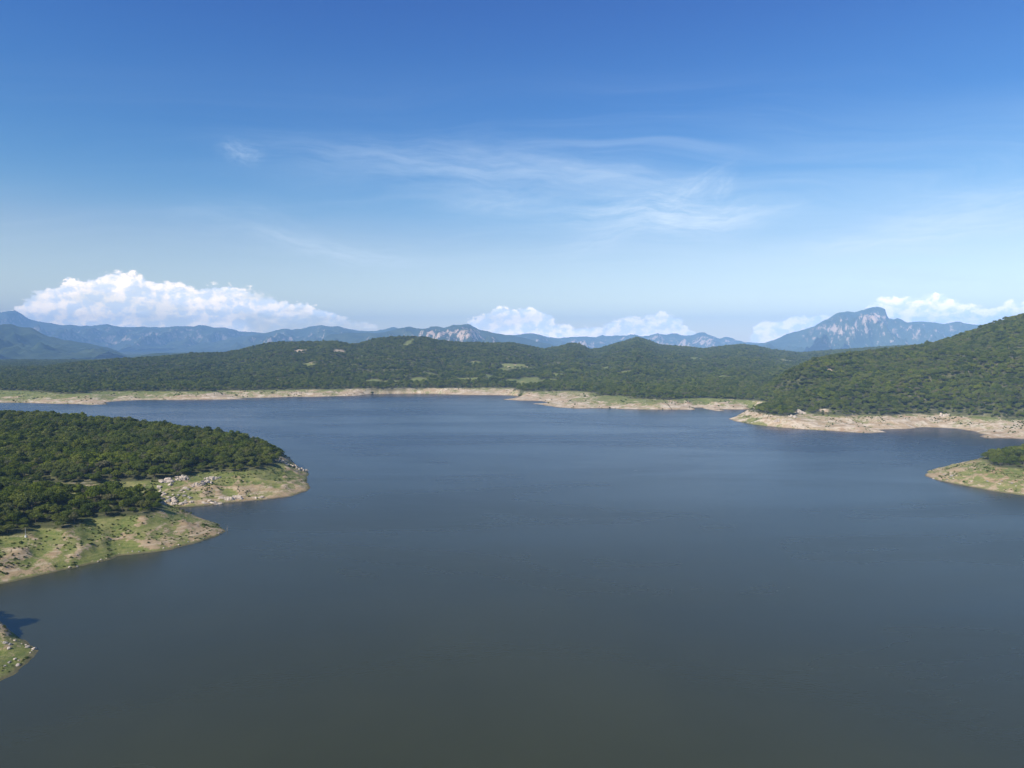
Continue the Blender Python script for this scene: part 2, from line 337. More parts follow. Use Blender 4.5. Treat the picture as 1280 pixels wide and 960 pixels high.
def clearing(x, y):
    m = np.zeros(x.shape); kd = np.zeros(x.shape)
    wx = fbm(x, y, 40, 3, 201)*16; wy = fbm(x, y, 40, 3, 202)*16
    for cx, cyy, rx, ry, k in clear:
        q = ((x-cx+wx)/max(rx, 6))**2 + ((y-cyy+wy)/ry)**2
        v = 1 - sstep(q, .6, 1.3); kd = np.where(v > m, k, kd); m = np.maximum(m, v)
    n = fbm(x*.55, y, 75, 4, 222); v = sstep(n, .46, .56)*((x > -900) & (x < 1500) & (y > 1760) & (y < 3000) & ((x < 320) | (y > 2060)))
    kd = np.where(v > m, np.where(vnoise(x/160, y/160, 5) > .1, .6, 0), kd); m = np.maximum(m, v)
    return m, kd
setup_clear()

# ------------------------------------------------------------------ custom property helpers
def tag(o, label=None, cat=None, group=None, kind=None):
    if label: o['label'] = label
    if cat: o['category'] = cat
    if group: o['group'] = group
    if kind: o['kind'] = kind
    return o
def mesh_np(name, V, Fq, mat, attrs=None, smooth=True, parent=None, link=True):
    me = bpy.data.meshes.new(name); V = np.asarray(V, np.float32); Fq = np.asarray(Fq, np.int32)
    k = Fq.shape[1]
    me.vertices.add(len(V)); me.vertices.foreach_set('co', V.ravel())
    me.loops.add(Fq.size); me.loops.foreach_set('vertex_index', Fq.ravel())
    me.polygons.add(len(Fq)); me.polygons.foreach_set('loop_start', np.arange(0, Fq.size, k, dtype=np.int32))
    me.polygons.foreach_set('loop_total', np.full(len(Fq), k, np.int32))
    me.update(calc_edges=True); me.validate()
    me.polygons.foreach_set('use_smooth', np.full(len(me.polygons), smooth))
    if attrs:
        for n, a in attrs.items():
            at = me.attributes.new(n, 'FLOAT', 'POINT'); at.data.foreach_set('value', np.asarray(a, np.float32))
    if mat: me.materials.append(mat)
    o = bpy.data.objects.new(name, me)
    if link: col.objects.link(o)
    if parent: o.parent = parent
    return o
def grid(x0, x1, y0, y1, st, ysc=1.0):
    xs = np.arange(x0, x1+st*.5, st); ys = np.arange(y0, y1+st*ysc*.5, st*ysc)
    X, Y = np.meshgrid(xs, ys); nx, ny = len(xs), len(ys)
    i = np.arange(nx*ny).reshape(ny, nx)
    Q = np.stack([i[:-1, :-1], i[:-1, 1:], i[1:, 1:], i[1:, :-1]], -1).reshape(-1, 4)
    return X.ravel(), Y.ravel(), Q
def compact(V, Q, attrs):
    used = np.zeros(len(V), bool); used[Q.ravel()] = True
    mp = np.cumsum(used) - 1
    return V[used], mp[Q], {k: a[used] for k, a in attrs.items()}

# ------------------------------------------------------------------ materials
def newmat(name):
    m = bpy.data.materials.new(name); m.use_nodes = True; t = NT(m.node_tree); t.n.clear()
    o = t.new('ShaderNodeOutputMaterial'); b = t.new('ShaderNodeBsdfPrincipled'); t.l.new(b.outputs[0], o.inputs[0])
    b.inputs['Roughness'].default_value = .9; b.inputs['Specular IOR Level'].default_value = .2
    return m, t, b, o
def attr(t, n): a = t.new('ShaderNodeAttribute'); a.attribute_name = n; return a.outputs['Fac']
def geo(t): return t.new('ShaderNodeNewGeometry').outputs['Position']

def land_mat():
    m, t, b, o = newmat('shore_land'); P = geo(t)
    g = attr(t, 'green'); wood = attr(t, 'wood'); red = attr(t, 'red')
    nA = t.noise(P, .055, 6, .6); nB = t.noise(P, .35, 6, .65); nC = t.noise(P, 2.2, 4, .7)
    soil = t.mix(t.smooth(nA, .35, .65), (.43, .31, .19), (.54, .42, .28))
    soil = t.mix(t.smooth(nB, .40, .66), soil, (.33, .235, .155))
    soil = t.mix(red, soil, (.42, .22, .12))
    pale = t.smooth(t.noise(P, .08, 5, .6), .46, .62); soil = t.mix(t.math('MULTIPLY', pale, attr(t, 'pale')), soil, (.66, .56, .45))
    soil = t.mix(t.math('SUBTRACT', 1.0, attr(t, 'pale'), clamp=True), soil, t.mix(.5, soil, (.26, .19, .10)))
    soil = t.mix(t.smooth(nC, .55, .75), soil, (.25, .19, .13))
    grass = t.mix(t.smooth(nB, .35, .65), (.105, .150, .035), (.21, .215, .065))
    grass = t.mix(t.smooth(nC, .5, .7), grass, (.055, .095, .022))
    grass = t.mix(t.smooth(nA, .5, .72), grass, (.27, .245, .10))
    mask = t.math('ADD', t.math('MULTIPLY', nA, .55), t.math('MULTIPLY', nB, .45))
    gm = t.smooth(t.math('ADD', mask, t.math('SUBTRACT', g, .5)), .47, .56)
    c = t.mix(gm, soil, grass)
    floor = t.mix(nB, (.045, .06, .022), (.095, .09, .045))
    c = t.mix(wood, c, floor)
    sz = t.new('ShaderNodeSeparateXYZ'); t.l.new(P, sz.inputs[0])
    # strand lines left by the falling water
    bnd = t.noise(t.comb(t.math('MULTIPLY', sz.outputs[0], .012), t.math('MULTIPLY', sz.outputs[1], .012), t.math('MULTIPLY', sz.outputs[2], 1.5)), 1.0, 3, .7)
    c = t.mix(t.math('MULTIPLY', t.smooth(bnd, .50, .62), .38), c, t.mix(gm, (.60, .51, .40), (.30, .27, .12)))
    c = t.mix(t.math('MULTIPLY', t.smooth(bnd, .44, .34), .30), c, t.mix(gm, (.24, .175, .115), (.07, .10, .03)))
    wet = t.smooth(t.math('MULTIPLY_ADD', nB, .5, sz.outputs[2]), 1.15, .45)
    c = t.mix(t.math('MULTIPLY', wet, .75), c, (.13, .105, .07))
    t.l.new(c, b.inputs['Base Color'])
    bm = t.new('ShaderNodeBump'); bm.inputs['Strength'].default_value = .9; bm.inputs['Distance'].default_value = 1.1
    t.l.new(t.math('ADD', t.math('MULTIPLY', nB, .7), t.math('MULTIPLY', nC, .3)), bm.inputs['Height']); t.l.new(bm.outputs[0], b.inputs['Normal'])
    return m
M_LAND = land_mat()

def water_mat():
    m, t, b, o = newmat('lake_water'); P = geo(t)
    sz = t.new('ShaderNodeSeparateXYZ'); t.l.new(P, sz.inputs[0])
    silt = t.noise(P, .006, 4, .6)
    c = t.mix(t.smooth(silt, .35, .65), (.036, .039, .017), (.043, .046, .020))
    # body colour goes from olive to blue with distance along y
    far_w = t.smooth(t.math('MULTIPLY_ADD', silt, 260.0, sz.outputs[1]), 380.0, 1150.0)
    c = t.mix(far_w, c, (.018, .026, .048))
    t.l.new(c, b.inputs['Base Color'])
    b.inputs['IOR'].default_value = 1.333; b.inputs['Specular IOR Level'].default_value = .5
    # cat's paws: long wind streaks that roughen the surface
    st = t.noise(t.mapping(P, (.0022, .0075, 1), (0, 0, R(24))), 1.0, 6, .6, .6)
    st2 = t.noise(t.mapping(P, (.008, .03, 1), (0, 0, R(-30))), 1.0, 5, .6, .4)
    r = t.math('ADD', t.smooth(st, .30, .72, .0, .09), t.smooth(st2, .50, .8, 0, .03))
    t.l.new(t.math('ADD', r, .21), b.inputs['Roughness'])
    n1 = t.noise(t.mapping(P, (.55, .9, 1), (0, 0, R(30))), 1.0, 4, .6)
    n2 = t.noise(t.mapping(P, (.09, .17, 1), (0, 0, R(20))), 1.0, 4, .6)
    bm = t.new('ShaderNodeBump'); bm.inputs['Strength'].default_value = .12; bm.inputs['Distance'].default_value = .5
    t.l.new(t.math('ADD', t.math('MULTIPLY', n1, .3), t.math('MULTIPLY', n2, .7)), bm.inputs['Height']); t.l.new(bm.outputs[0], b.inputs['Normal'])
    return m

def mount_mat(name, dark, lite, rock, amount, scale):
    m, t, b, o = newmat(name); P = geo(t)
    rk = attr(t, 'rock')
    n = t.noise(P, scale, 6, .6); n2 = t.noise(t.mapping(P, (1.3, .8, .55)), scale*3.6, 9, .74)
    c = t.mix(t.smooth(n, .35, .65), dark, lite)
    f = t.smooth(t.math('ADD', n2, rk), 1.0 - amount, 1.06 - amount)
    c = t.mix(f, c, rock); t.l.new(c, b.inputs['Base Color'])
    return m

def leaf_mat(name, cols, hue=0.0, transl=.34):
    m, t, b, o = newmat(name)
    oi = t.new('ShaderNodeObjectInfo'); P = geo(t)
    cr = t.new('ShaderNodeValToRGB'); e = cr.color_ramp; e.interpolation = 'LINEAR'
    while len(e.elements) < len(cols): e.elements.new(.5)
    for i, (p, c) in enumerate(cols): e.elements[i].position = p; e.elements[i].color = rgba(c)
    t.l.new(oi.outputs['Random'], cr.inputs[0])
    big = t.noise(P, .012, 3, .5); fine = t.noise(P, .9, 3, .6)
    c = t.mix(t.smooth(big, .35, .65, 0, .45), cr.outputs[0], (.055, .075, .022))
    c = t.mix(t.smooth(fine, .42, .68, 0, .6), c, t.mix(.5, c, (.115, .14, .04)))
    mid_ = t.noise(P, .035, 4, .6); c = t.mix(t.smooth(mid_, .44, .68, 0, .70), c, (.195, .215, .065))
    t.l.new(c, b.inputs['Base Color']); b.inputs['Roughness'].default_value = .8; b.inputs['Specular IOR Level'].default_value = .06
    tr = t.new('ShaderNodeBsdfTranslucent'); t.l.new(t.mix(.5, c, (.10, .14, .02)), tr.inputs[0])
    mx = t.new('ShaderNodeMixShader'); mx.inputs[0].default_value = transl
    t.l.new(b.outputs[0], mx.inputs[1]); t.l.new(tr.outputs[0], mx.inputs[2]); t.l.new(mx.outputs[0], o.inputs[0])
    return m
M_LEAF = leaf_mat('broadleaf_foliage', [(0, (.050, .076, .010)), (.3, (.100, .142, .016)), (.6, (.165, .212, .022)), (.84, (.240, .270, .032)), (.93, (.23, .24, .05)), (1, (.23, .20, .12))])
M_SCRUB = leaf_mat('scrub_foliage', [(0, (.045, .085, .020)), (.4, (.085, .14, .028)), (.75, (.13, .16, .040)), (1, (.19, .17, .07))])
M_DRY = leaf_mat('dry_twig_foliage', [(0, (.12, .10, .075)), (1, (.17, .15, .12))], transl=.1)
def simple(name, c1, c2, sc_, bump=.4, rough=.9):
    m, t, b, o = newmat(name); tcn = t.new('ShaderNodeTexCoord'); P = tcn.outputs['Object']
    n = t.noise(P, sc_, 6, .65); t.l.new(t.mix(t.smooth(n, .35, .65), c1, c2), b.inputs['Base Color']); b.inputs['Roughness'].default_value = rough
    bm = t.new('ShaderNodeBump'); bm.inputs['Strength'].default_value = bump; bm.inputs['Distance'].default_value = .3
    t.l.new(n, bm.inputs['Height']); t.l.new(bm.outputs[0], b.inputs['Normal'])
    return m
M_BARK = simple('bark', (.10, .08, .06), (.19, .165, .135), 3)
M_ROCK = simple('pale_rock', (.60, .51, .43), (.36, .30, .25), .8, .9)
M_ROCKG = simple('grey_rock', (.36, .33, .30), (.20, .18, .16), 1.1, .9)
M_SNAG = simple('weathered_wood', (.34, .32, .29), (.22, .20, .18), 6)
M_WHITE = simple('white_painted_concrete', (.72, .72, .70), (.6, .6, .58), 4, .1)
M_STEEL = simple('galvanised_steel', (.55, .57, .6), (.45, .47, .5), 4, .1, .5)

# ------------------------------------------------------------------ ground sheet, water, land
x, y, Q = grid(-24500, 24500, -600, 25200, 700)
z = -9 + 3*fbm(x, y, 3000, 3, 5)
M_PLAIN, t_, b_, o_ = newmat('wooded_plain'); t_.l.new(t_.mix(t_.noise(geo(t_), .004, 6, .6), (.05, .065, .028), (.10, .10, .05)), b_.inputs['Base Color'])
tag(mesh_np('ground', np.stack([x, y, z-2], 1), Q, M_PLAIN), 'wooded plain and lake bed reaching to the far mountains', kind='structure')
V = np.array([(-6500, -550, 0), (6500, -550, 0), (6500, 5100, 0), (-6500, 5100, 0)])
tag(mesh_np('water', V, [[0, 1, 2, 3]], water_mat()), 'calm blue grey reservoir water', kind='structure')

def land_patch(name, label, x0, x1, y0, y1, st, holes=(), ysc=1.0):
    x, y, Q = grid(x0, x1, y0, y1, st, ysc)
    h, ds, dt, gr = height(x, y, True)
    cm, ck = clearing(x, y) if y1 > 1200 else (np.zeros_like(x), np.zeros_like(x))
    edge = fbm(x, y, 18, 3, 41)*3
    wood = sstep(dt + edge, -2, 3)*(1-cm)
    hz = np.clip(h/TZ, 0, 2)
    patch = fbm(x, y, 55, 3, 301)
    ny = len(np.unique(y)); Hg = h.reshape(ny, -1); pad = 4; Hp = np.pad(np.maximum(Hg, 0), pad, mode='edge'); cs = np.pad(Hp.cumsum(0).cumsum(1), ((1, 0), (1, 0)))
    k_ = 2*pad+1; nyy, nxx = Hg.shape; bl = (cs[k_:k_+nyy, k_:k_+nxx] - cs[:nyy, k_:k_+nxx] - cs[k_:k_+nyy, :nxx] + cs[:nyy, :nxx])/k_**2
    conc = np.clip((bl - np.maximum(Hg, 0)).ravel()/(st*.45), -1, 1)
    green = gr + .11*(hz-.55)*np.where(y > 1300, 1.7, 1) + .09*patch + .10*conc
    green = green + .12*((x < -150) & (y < 345) & (x > -230)) + .05*((x > 360) & (x < 800) & (y < 850))
    green = green - .07*((x > 380) & (y < 1290) & (y > 860)) - .05*((x > -420) & (x < 60) & (y > 1500)) + .03*((x < -700) & (y > 1300))
    leftb = (x < -1150) & (y > 1300); green = green + np.where(y > 1300, .13*sstep(-x, 900, 1300) + .10*sstep(x, 150, 330)*sstep(y, 1380, 1430), 0)
    green = np.where((cm > .3) & (ck == 0), .74, green); green = np.where((cm > .3) & (ck == 1), .28, green); green = np.where((cm > .3) & (ck == .6), .56, green)
    red = np.exp(-(((x-432)/24)**2 + ((y-603)/20)**2))*.9 + np.exp(-(((x+300)/26)**2 + ((y-408)/14)**2))*.55 + np.exp(-(((x-560)/60)**2 + ((y-935)/50)**2))*.5
    red = red + .28*sstep(fbm(x, y, 30, 3, 77), .15, .6)
    keep = np.ones(len(Q), bool); cx = x[Q].mean(1); cyy = y[Q].mean(1); ch = h[Q].max(1)
    keep &= ch > -6.8
    for hx0, hx1, hy0, hy1 in holes: keep &= ~((cx > hx0) & (cx < hx1) & (cyy > hy0) & (cyy < hy1))
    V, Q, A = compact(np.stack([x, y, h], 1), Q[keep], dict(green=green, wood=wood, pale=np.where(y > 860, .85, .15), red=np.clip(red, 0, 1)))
    return tag(mesh_np(name, V, Q, M_LAND, A), label, kind='structure')
land_patch('peninsula', 'wooded peninsula on the left with two grassy points', -760, -120, 240, 1100, 1.6)
land_patch('shore_bank', 'rocky bank reaching in at the lower left corner', -420, -150, 205, 345, .9)
land_patch('headland', 'low grassy point with orange soil on the right', 365, 780, 510, 840, 1.5)
land_patch('hill', 'steep wooded hill above a bare tan shore on the right', 300, 1750, 870, 2100, 3.6)
land_patch('far_hills', 'wooded hills beyond the narrow bare far shore', -3400, 4400, 1200, 5000, 9.0, holes=((300, 1750-2, 870, 2100),))
land_patch('far_shore', 'bare far shoreline', 0, 1, 0, 1, 1) if False else None

# ------------------------------------------------------------------ mountains
def range_patch(name, label, L, dist, width, mat, st, spur=900, seed=0, rough=1.0, rockf=None, floor=-5):
    P = np.array([at_d(px, py, dist) for px, py in L]); xs, zs = P[:, 0], P[:, 2]
    x, y, Q = grid(xs[0], xs[-1], dist-width, dist+width*.5, st)
    xr = x*dist/y
    wx = fbm(x, y, spur*1.3, 3, seed+400)*spur*.35*np.clip(np.abs(y-dist)/width*2, 0, 1)
    zc = np.interp(xr + wx, xs, zs)
    v = (dist - y)/width; v = np.where(v < 0, -v*2.0, v)
    jag = fbm(xr, np.zeros_like(xr), spur*.22, 4, seed+77, .6)*26*dist/19000*rough; zc = zc + jag*(zc > 40)
    sp_ = ridged(x*1.0, y*.38, spur, 5, seed, .52)
    sp2 = ridged(x, y, spur*.35, 4, seed+9, .5)
    v2 = np.clip(v*(1.32 - .75*sp_), 0, 1)
    prof = (1-v2)**1.25
    h = zc*prof
    k = np.clip(v*4, 0, 1)*np.clip(prof*3, 0, 1)
    h += k*(sp_-.5)*zc*.75*rough + k*(sp2-.5)*zc*.40*rough + k*(ridged(x, y, spur*.12, 3, seed+19)-.5)*zc*.12*rough
    z0 = np.interp(xr, xs, zs); z0 = z0 + jag*(z0 > 40); h = np.minimum(h, z0*(1-.22*v)*np.minimum(1, .25+.75*y/dist) + 4)
    h += fbm(x, y, st*3.5, 3, seed+50)*st*.42
    h = np.maximum(h*np.clip((xs[-1]-xr)/600, 0, 1)*np.clip((xr-xs[0])/600, 0, 1), 0) + floor
    gx = np.gradient(h.reshape(len(np.unique(y)), -1), st)
    slope = np.hypot(gx[0], gx[1]).ravel()
    rock = np.clip((slope-.45)*.22, -.06, .16)
    if rockf: rock = rock + rockf(xr, y, h*dist/y)
    return tag(mesh_np(name, np.stack([x, y, h], 1), Q, mat, dict(rock=rock)), label, kind='structure')
MM = mount_mat('mountain_woods', (.030, .050, .020), (.065, .080, .034), (.44, .34, .27), .355, .0026)
MN = mount_mat('ridge_woods', (.030, .052, .018), (.060, .078, .030), (.42, .31, .24), .24, .0030)
MC = mount_mat('cliff_mountain', (.028, .046, .020), (.058, .074, .032), (.56, .41, .32), .325, .0034)
range_patch('mountains', 'long blue mountain range under the large cloud on the left', [(-500,380),(-250,372),(-60,391),(-20,393),(0,390),(8,388.5),(20,388),(26,391),(35,399),(42,400),(50,401),(57,402.5),(62,403),(70,405),(78,406),(95,406),(110,407),(120,405.5),
    (128,404),(135,404),(142,407),(155,408.5),(185,408.5),(215,408),(225,407),(255,407),(262,408),(267,409),(275,408),(283,409.5),(293,412),(300,414),(320,415),(340,417),(380,424),(430,432),(480,436)], 19000, 4500, MM, 55, 1500, 14)
range_patch('mountains', 'pale blue range behind the gap between the left and the central hills', [(150,445),(200,440),(240,432),(280,424),(300,420),(330,416),(345,413),(358,410),(365,412),(375,411),(390,407.5),(400,407),(412,408),(425,409),(440,412),(460,413),(480,411),(495,409),(505,411),
    (530,415),(600,420),(640,419),(648,417),(664,416.5),(680,420),(700,425),(740,436)], 15500, 3300, MM, 45, 1200, 20)
range_patch('mountains', 'blue ridge with pinkish cliffs behind the middle hill', [(330,440),(370,436),(395,430),(405,421),(415,417),(430,415.5),(450,416),(465,415),(475,416),(485,413),(495,410),(505,409),(510,408),(520,410),(528,411),(540,408),(550,408),(555,410),(565,406.5),(580,405),
    (587,405),(600,411),(615,415),(630,417),(645,420),(665,425),(690,430),(720,436),(760,442)], 11000, 2300, MC, 32, 800, 30, rockf=lambda x, y, h: .13*np.exp(-((x+880)/600)**2 - ((h-330)/70)**2))
range_patch('mountains', 'far hazy range with pale rock faces right of centre', [(560,425),(600,420),(640,420),(680,421),(700,422),(715,421),(735,420.5),(745,421),(752,418),(758,420),(775,419.5),(785,418.5),(793,417),(800,420),(810,419),(823,416.5),(835,418),(845,416),(855,418.5),
    (865,418),(872,416),(880,415.5),(890,420),(900,423),(908,420.5),(920,425),(940,428),(980,430),(1050,432),(1120,436)], 17500, 3200, MC, 48, 1000, 43, rockf=lambda x, y, h: .09+0*x)
range_patch('mountain_peak', 'blue mountain on the right with a blunt pink cliff summit', [(860,440),(925,433.5),(940,430),(955,428.5),(975,422),(985,417),(992,414),(1005,411),(1017,408),(1027,402),(1035,398),(1043,393),(1050,390),(1060,389),(1068,390),(1080,386.5),(1090,384),(1097,383.3),(1103,384),
    (1106.5,386),(1108,393),(1111,398),(1118,399),(1121,397.5),(1126,399),(1133,403),(1140,402),(1150,401),(1160,402),(1170,403.5),(1180,404),(1190,402.5),(1200,401.5),(1210,404),(1225,405.5),(1240,406),(1300,410),(1400,425),(1500,436)], 13000, 2900, MC, 26, 900, 52,
    rough=1.0, rockf=lambda x, y, h: .29*np.exp(-((x-6600)/190)**2 - ((h-650)/60)**2) + .14*np.exp(-((x-6000)/380)**2 - ((h-450)/90)**2) + .04*np.exp(-((x-7400)/900)**2 - ((h-380)/90)**2) - .04)
range_patch('ridge', 'darker blue green ridge at the left edge in front of the range', [(-400,385),(-150,398),(-60,402),(0,405),(14,404),(22,408),(40,408.5),(50,414),(60,420),(80,424),(100,428),(120,431),(135,434),(148,440),(160,445),(180,449),(230,455)], 9000, 2300, MN, 28, 800, 61)
range_patch('ridge', 'low dark wooded rise just beyond the far left hills', [(-400,450),(-100,452),(0,457),(40,454),(70,453.5),(120,456),(150,450),(180,443),(200,441),(240,440),(280,440),(330,446),(400,455)], 6200, 900, MN, 20, 400, 72, rough=.6)

# ------------------------------------------------------------------ trees
def crown_mesh(name, seed, mat, rad=3.7, hgt=4.6, base=2.2, n=1150, lobes=8, lf=.62, flat=.75):
    r = np.random.default_rng(seed); C = []
    for i in range(lobes):
        a = r.uniform(0, 2*math.pi); q = math.sqrt(r.uniform(0, 1))*.62*rad if i else 0
        C.append((math.cos(a)*q, math.sin(a)*q, base + hgt*(.45 + .28*r.uniform(-1, 1)*(1-q/rad)) - q*.18, rad*r.uniform(.36, .56)))
    C = np.array(C); V = []; 
    k = r.choice(lobes, n, p=C[:, 3]**2/np.sum(C[:, 3]**2))
    d = r.normal(size=(n, 3)); d /= np.linalg.norm(d, axis=1)[:, None]; d[:, 2] = np.where(d[:, 2] < -.35, -d[:, 2], d[:, 2])
    rr = C[k, 3]*r.uniform(.70, 1.10, n)
    p = C[k, :3] + d*np.stack([rr, rr, rr*flat], 1)
    nrm = d + r.normal(size=(n, 3))*.55; nrm /= np.linalg.norm(nrm, axis=1)[:, None]
    up = r.normal(size=(n, 3)); t1 = np.cross(nrm, up); t1 /= np.linalg.norm(t1, axis=1)[:, None]; t2 = np.cross(nrm, t1)
    s = lf*r.uniform(.55, 1.3, n)[:, None]; e = r.uniform(.55, 1, n)[:, None]
    Vt = np.stack([p - t1*s*.5 , p - t2*s*e*.5 + nrm*s*.12, p + t1*s*.5, p + t2*s*e*.5 - nrm*s*.10], 1).reshape(-1, 3)
    Fq = np.arange(n*4).reshape(-1, 4)
    # inner mass of twigs and shaded leaves fills each lobe
    return Vt, Fq
def tube(path, rad, seg=6):
    V = []; Fq = []
    for i, (p, r_) in enumerate(zip(path, rad)):
        p = Vector(p); dr = (Vector(path[min(i+1, len(path)-1)]) - Vector(path[max(i-1, 0)])).normalized()
        a = dr.orthogonal().normalized(); b = dr.cross(a)
        for j in range(seg):
            th = 2*math.pi*j/seg; V.append(tuple(p + a*math.cos(th)*r_ + b*math.sin(th)*r_))
    for i in range(len(path)-1):
        for j in range(seg): Fq.append((i*seg+j, i*seg+(j+1) % seg, (i+1)*seg+(j+1) % seg, (i+1)*seg+j))
    return V, Fq
def join(parts):
    V = []; Fq = []
    for v, f in parts:
        o_ = len(V); V += [tuple(q) for q in v]; Fq += [tuple(int(i)+o_ for i in ff) for ff in f]
    return V, Fq
def trunk_geo(seed, h=4.4, r0=.22):
    r = random.Random(seed); parts = []; top = (r.uniform(-.4, .4), r.uniform(-.4, .4), h)
    parts.append(tube([(0, 0, -.8), (0, 0, .2), (r.uniform(-.2, .2), r.uniform(-.2, .2), h*.45), top], [r0*1.5, r0*1.1, r0*.8, r0*.25]))
    for i in range(5):
        a = i*1.26 + r.uniform(-.4, .4); z0 = h*r.uniform(.28, .55); L = r.uniform(1.6, 2.6)
        parts.append(tube([(0, 0, z0), (math.cos(a)*L*.5, math.sin(a)*L*.5, z0+L*.5), (math.cos(a)*L, math.sin(a)*L, z0+L*.85)], [r0*.5, r0*.34, r0*.1], 5))
    return join(parts)
protos = []      # (trunk mesh, crown mesh)
specs = [(1, M_LEAF, dict()), (2, M_LEAF, dict(rad=4.1, hgt=4.0, lobes=10, n=1350)), (3, M_LEAF, dict(rad=3.2, hgt=5.4, lobes=7)), (4, M_LEAF, dict(rad=3.6, hgt=4.4, lobes=6, n=900)),
         (5, M_LEAF, dict(rad=4.4, hgt=3.6, lobes=12, n=1450)), (6, M_DRY, dict(rad=3.3, hgt=4.2, n=420, lf=.40))]
for s_, m_, kw in specs:
    v, f = crown_mesh('crown', s_, m_, **kw); cr_ = mesh_np('crown', v, f, m_, smooth=False, link=False).data
    v, f = trunk_geo(s_); tr_ = mesh_np('trunk', v, f, M_BARK, link=False).data
    protos.append((tr_, cr_))

def in_view(x, y, m=1.10, add=25): return np.abs(x) < y*(640/F)*m + add
pts_all = []
def scatter_wood(x0, x1, y0, y1, sp_, smin, smax, hole=None):
    xs = np.arange(x0, x1, sp_); ys = np.arange(y0, y1, sp_*.9); X, Y = np.meshgrid(xs, ys)
    X = X + (np.arange(len(ys)) % 2)[:, None]*sp_*.5
    X = (X + rng.uniform(-.48, .48, X.shape)*sp_).ravel(); Y = (Y + rng.uniform(-.48, .48, Y.shape)*sp_).ravel()
    m = in_view(X, Y)
    if hole: m &= ~((X > hole[0]) & (X < hole[1]) & (Y > hole[2]) & (Y < hole[3]))
    X, Y = X[m], Y[m]
    h, ds, dt, _ = height(X, Y, True); cm, _ = clearing(X, Y)
    keep = (dt + fbm(X, Y, 22, 3, 8)*2.5 > 1.5) & (cm < .45)
    thin = fbm(X, Y, 70, 3, 15); keep &= ~((thin > .50) & (rng.random(X.shape) < .35) & (Y < 860))
    X, Y, h, dt = X[keep], Y[keep], h[keep], dt[keep]
    s = (rng.uniform(smin, smax, len(X)) + .45*(rng.random(len(X)) < .07))*np.clip(.78 + dt*.01, .78, 1.0)*(1 + .14*fbm(X, Y, 35, 2, 88))
    pts_all.append(np.stack([X, Y, h-.25, s], 1))
scatter_wood(-760, -150, 240, 1040, 5.6, .66, 1.38)
scatter_wood(380, 780, 540, 820, 5.6, .75, 1.45)
scatter_wood(320, 1750, 900, 2060, 7.0, .70, 1.5)
scatter_wood(-3300, 4300, 1350, 4750, 9.6, .75, 1.8, hole=(320, 1750, 900, 2060))
P_ = np.concatenate(pts_all)
# drop trees on ground that slopes away behind the crests
dist = np.hypot(P_[:, 0], P_[:, 1])
def visible(P):
    fr = np.linspace(.35, .985, 46); ok = np.ones(len(P), bool); X = P[:, 0]; Y = P[:, 1]; zt = P[:, 2] + 7*P[:, 3] + 6
    for f in fr:
        gx, gy = X*f, Y*f; gz = CAMH + (zt-CAMH)*f
        idx = np.where(ok)[0]
        hh = height(gx[idx], gy[idx]); ok[idx] &= hh < gz[idx] + 1
    return ok
far_m = dist > 1500
okk = np.ones(len(P_), bool); okk[far_m] = visible(P_[far_m]); P_ = P_[okk]; dist = dist[okk]
vis = np.ones(len(P_), bool)
yaw = rng.uniform(0, 6.283, len(P_)); var = rng.choice(6, len(P_), p=[.21, .21, .18, .17, .17, .06])
px_ = 640 + F*P_[:, 0]/P_[:, 1]
size = P_[:, 3]/dist; inframe = (px_ > -6) & (px_ < 1286)
order = np.argsort(-np.where(inframe, size, 0))
indiv = set()
isl = np.where(inframe & (P_[:, 0] > 380) & (P_[:, 0] < 800) & (P_[:, 1] < 830))[0]
isl = isl[np.argsort(P_[isl, 1])][:22]
indiv.update(isl.tolist())
for i in order:
    if len(indiv) >= 298: break
    indiv.add(int(i))
def make_tree(vi, loc, s, rz, label, group):
    e = bpy.data.objects.new('broadleaf_tree' if vi != 5 else 'bare_tree', None); e.empty_display_size = .5; col.objects.link(e)
    e.location = loc; e.rotation_euler = (0, 0, rz); e.scale = (s, s, s); tag(e, label, 'tree', group)
    for nm, me in (('trunk', protos[vi][0]), ('crown', protos[vi][1])):
        o = bpy.data.objects.new(nm, me); col.objects.link(o); o.parent = e
    return e
def tree_place(px, X, Y):
    d1 = float(height(np.array([X]), np.array([Y]), True)[2][0])
    row = 'in the front row' if d1 < 9 else ('in the second row' if d1 < 16 else ('in the third row' if d1 < 24 else 'deep in the woods'))
    side = 'at the left edge' if px < 45 else ('behind the pale post' if px < 75 else ('in the notch of the treeline' if px < 105 else ('midway along the near left point' if px < 150 else 'beside the cove of the left point')))
    return row + ' ' + side
for i in sorted(indiv):
    X, Y, h, s = P_[i]; vi = int(var[i])
    if X > 300:
        lab = 'dark green bushy tree in the small clump at the right edge' if vi != 5 else 'grey thinly leaved tree in the small clump at the right edge'
    elif vi == 5:
        lab = 'grey thinly leaved tree ' + tree_place(px_[i], X, Y)
    else:
        look = ['rounded green', 'wide dark green', 'tall narrow green', 'loose crowned green', 'broad flat topped'][vi]
        lab = look + ' tree ' + tree_place(px_[i], X, Y)
    make_tree(vi, (X, Y, h), s, yaw[i], lab, lab.replace(' tree ', ' trees ', 1))
# trees on the corner bank, just outside the frame: their shadow lies on the water
for X, Y, s, vi in ((-226, 293, 1.15, 1), (-232, 300, 1.0, 2), (-228, 284, .9, 0), (-238, 290, 1.1, 4)):
    make_tree(vi, (X, Y, float(height(np.array([X]), np.array([Y]))[0])-.2), s, X, 'green tree on the rocky bank beyond the lower left corner', 'trees on the rocky bank beyond the lower left corner')

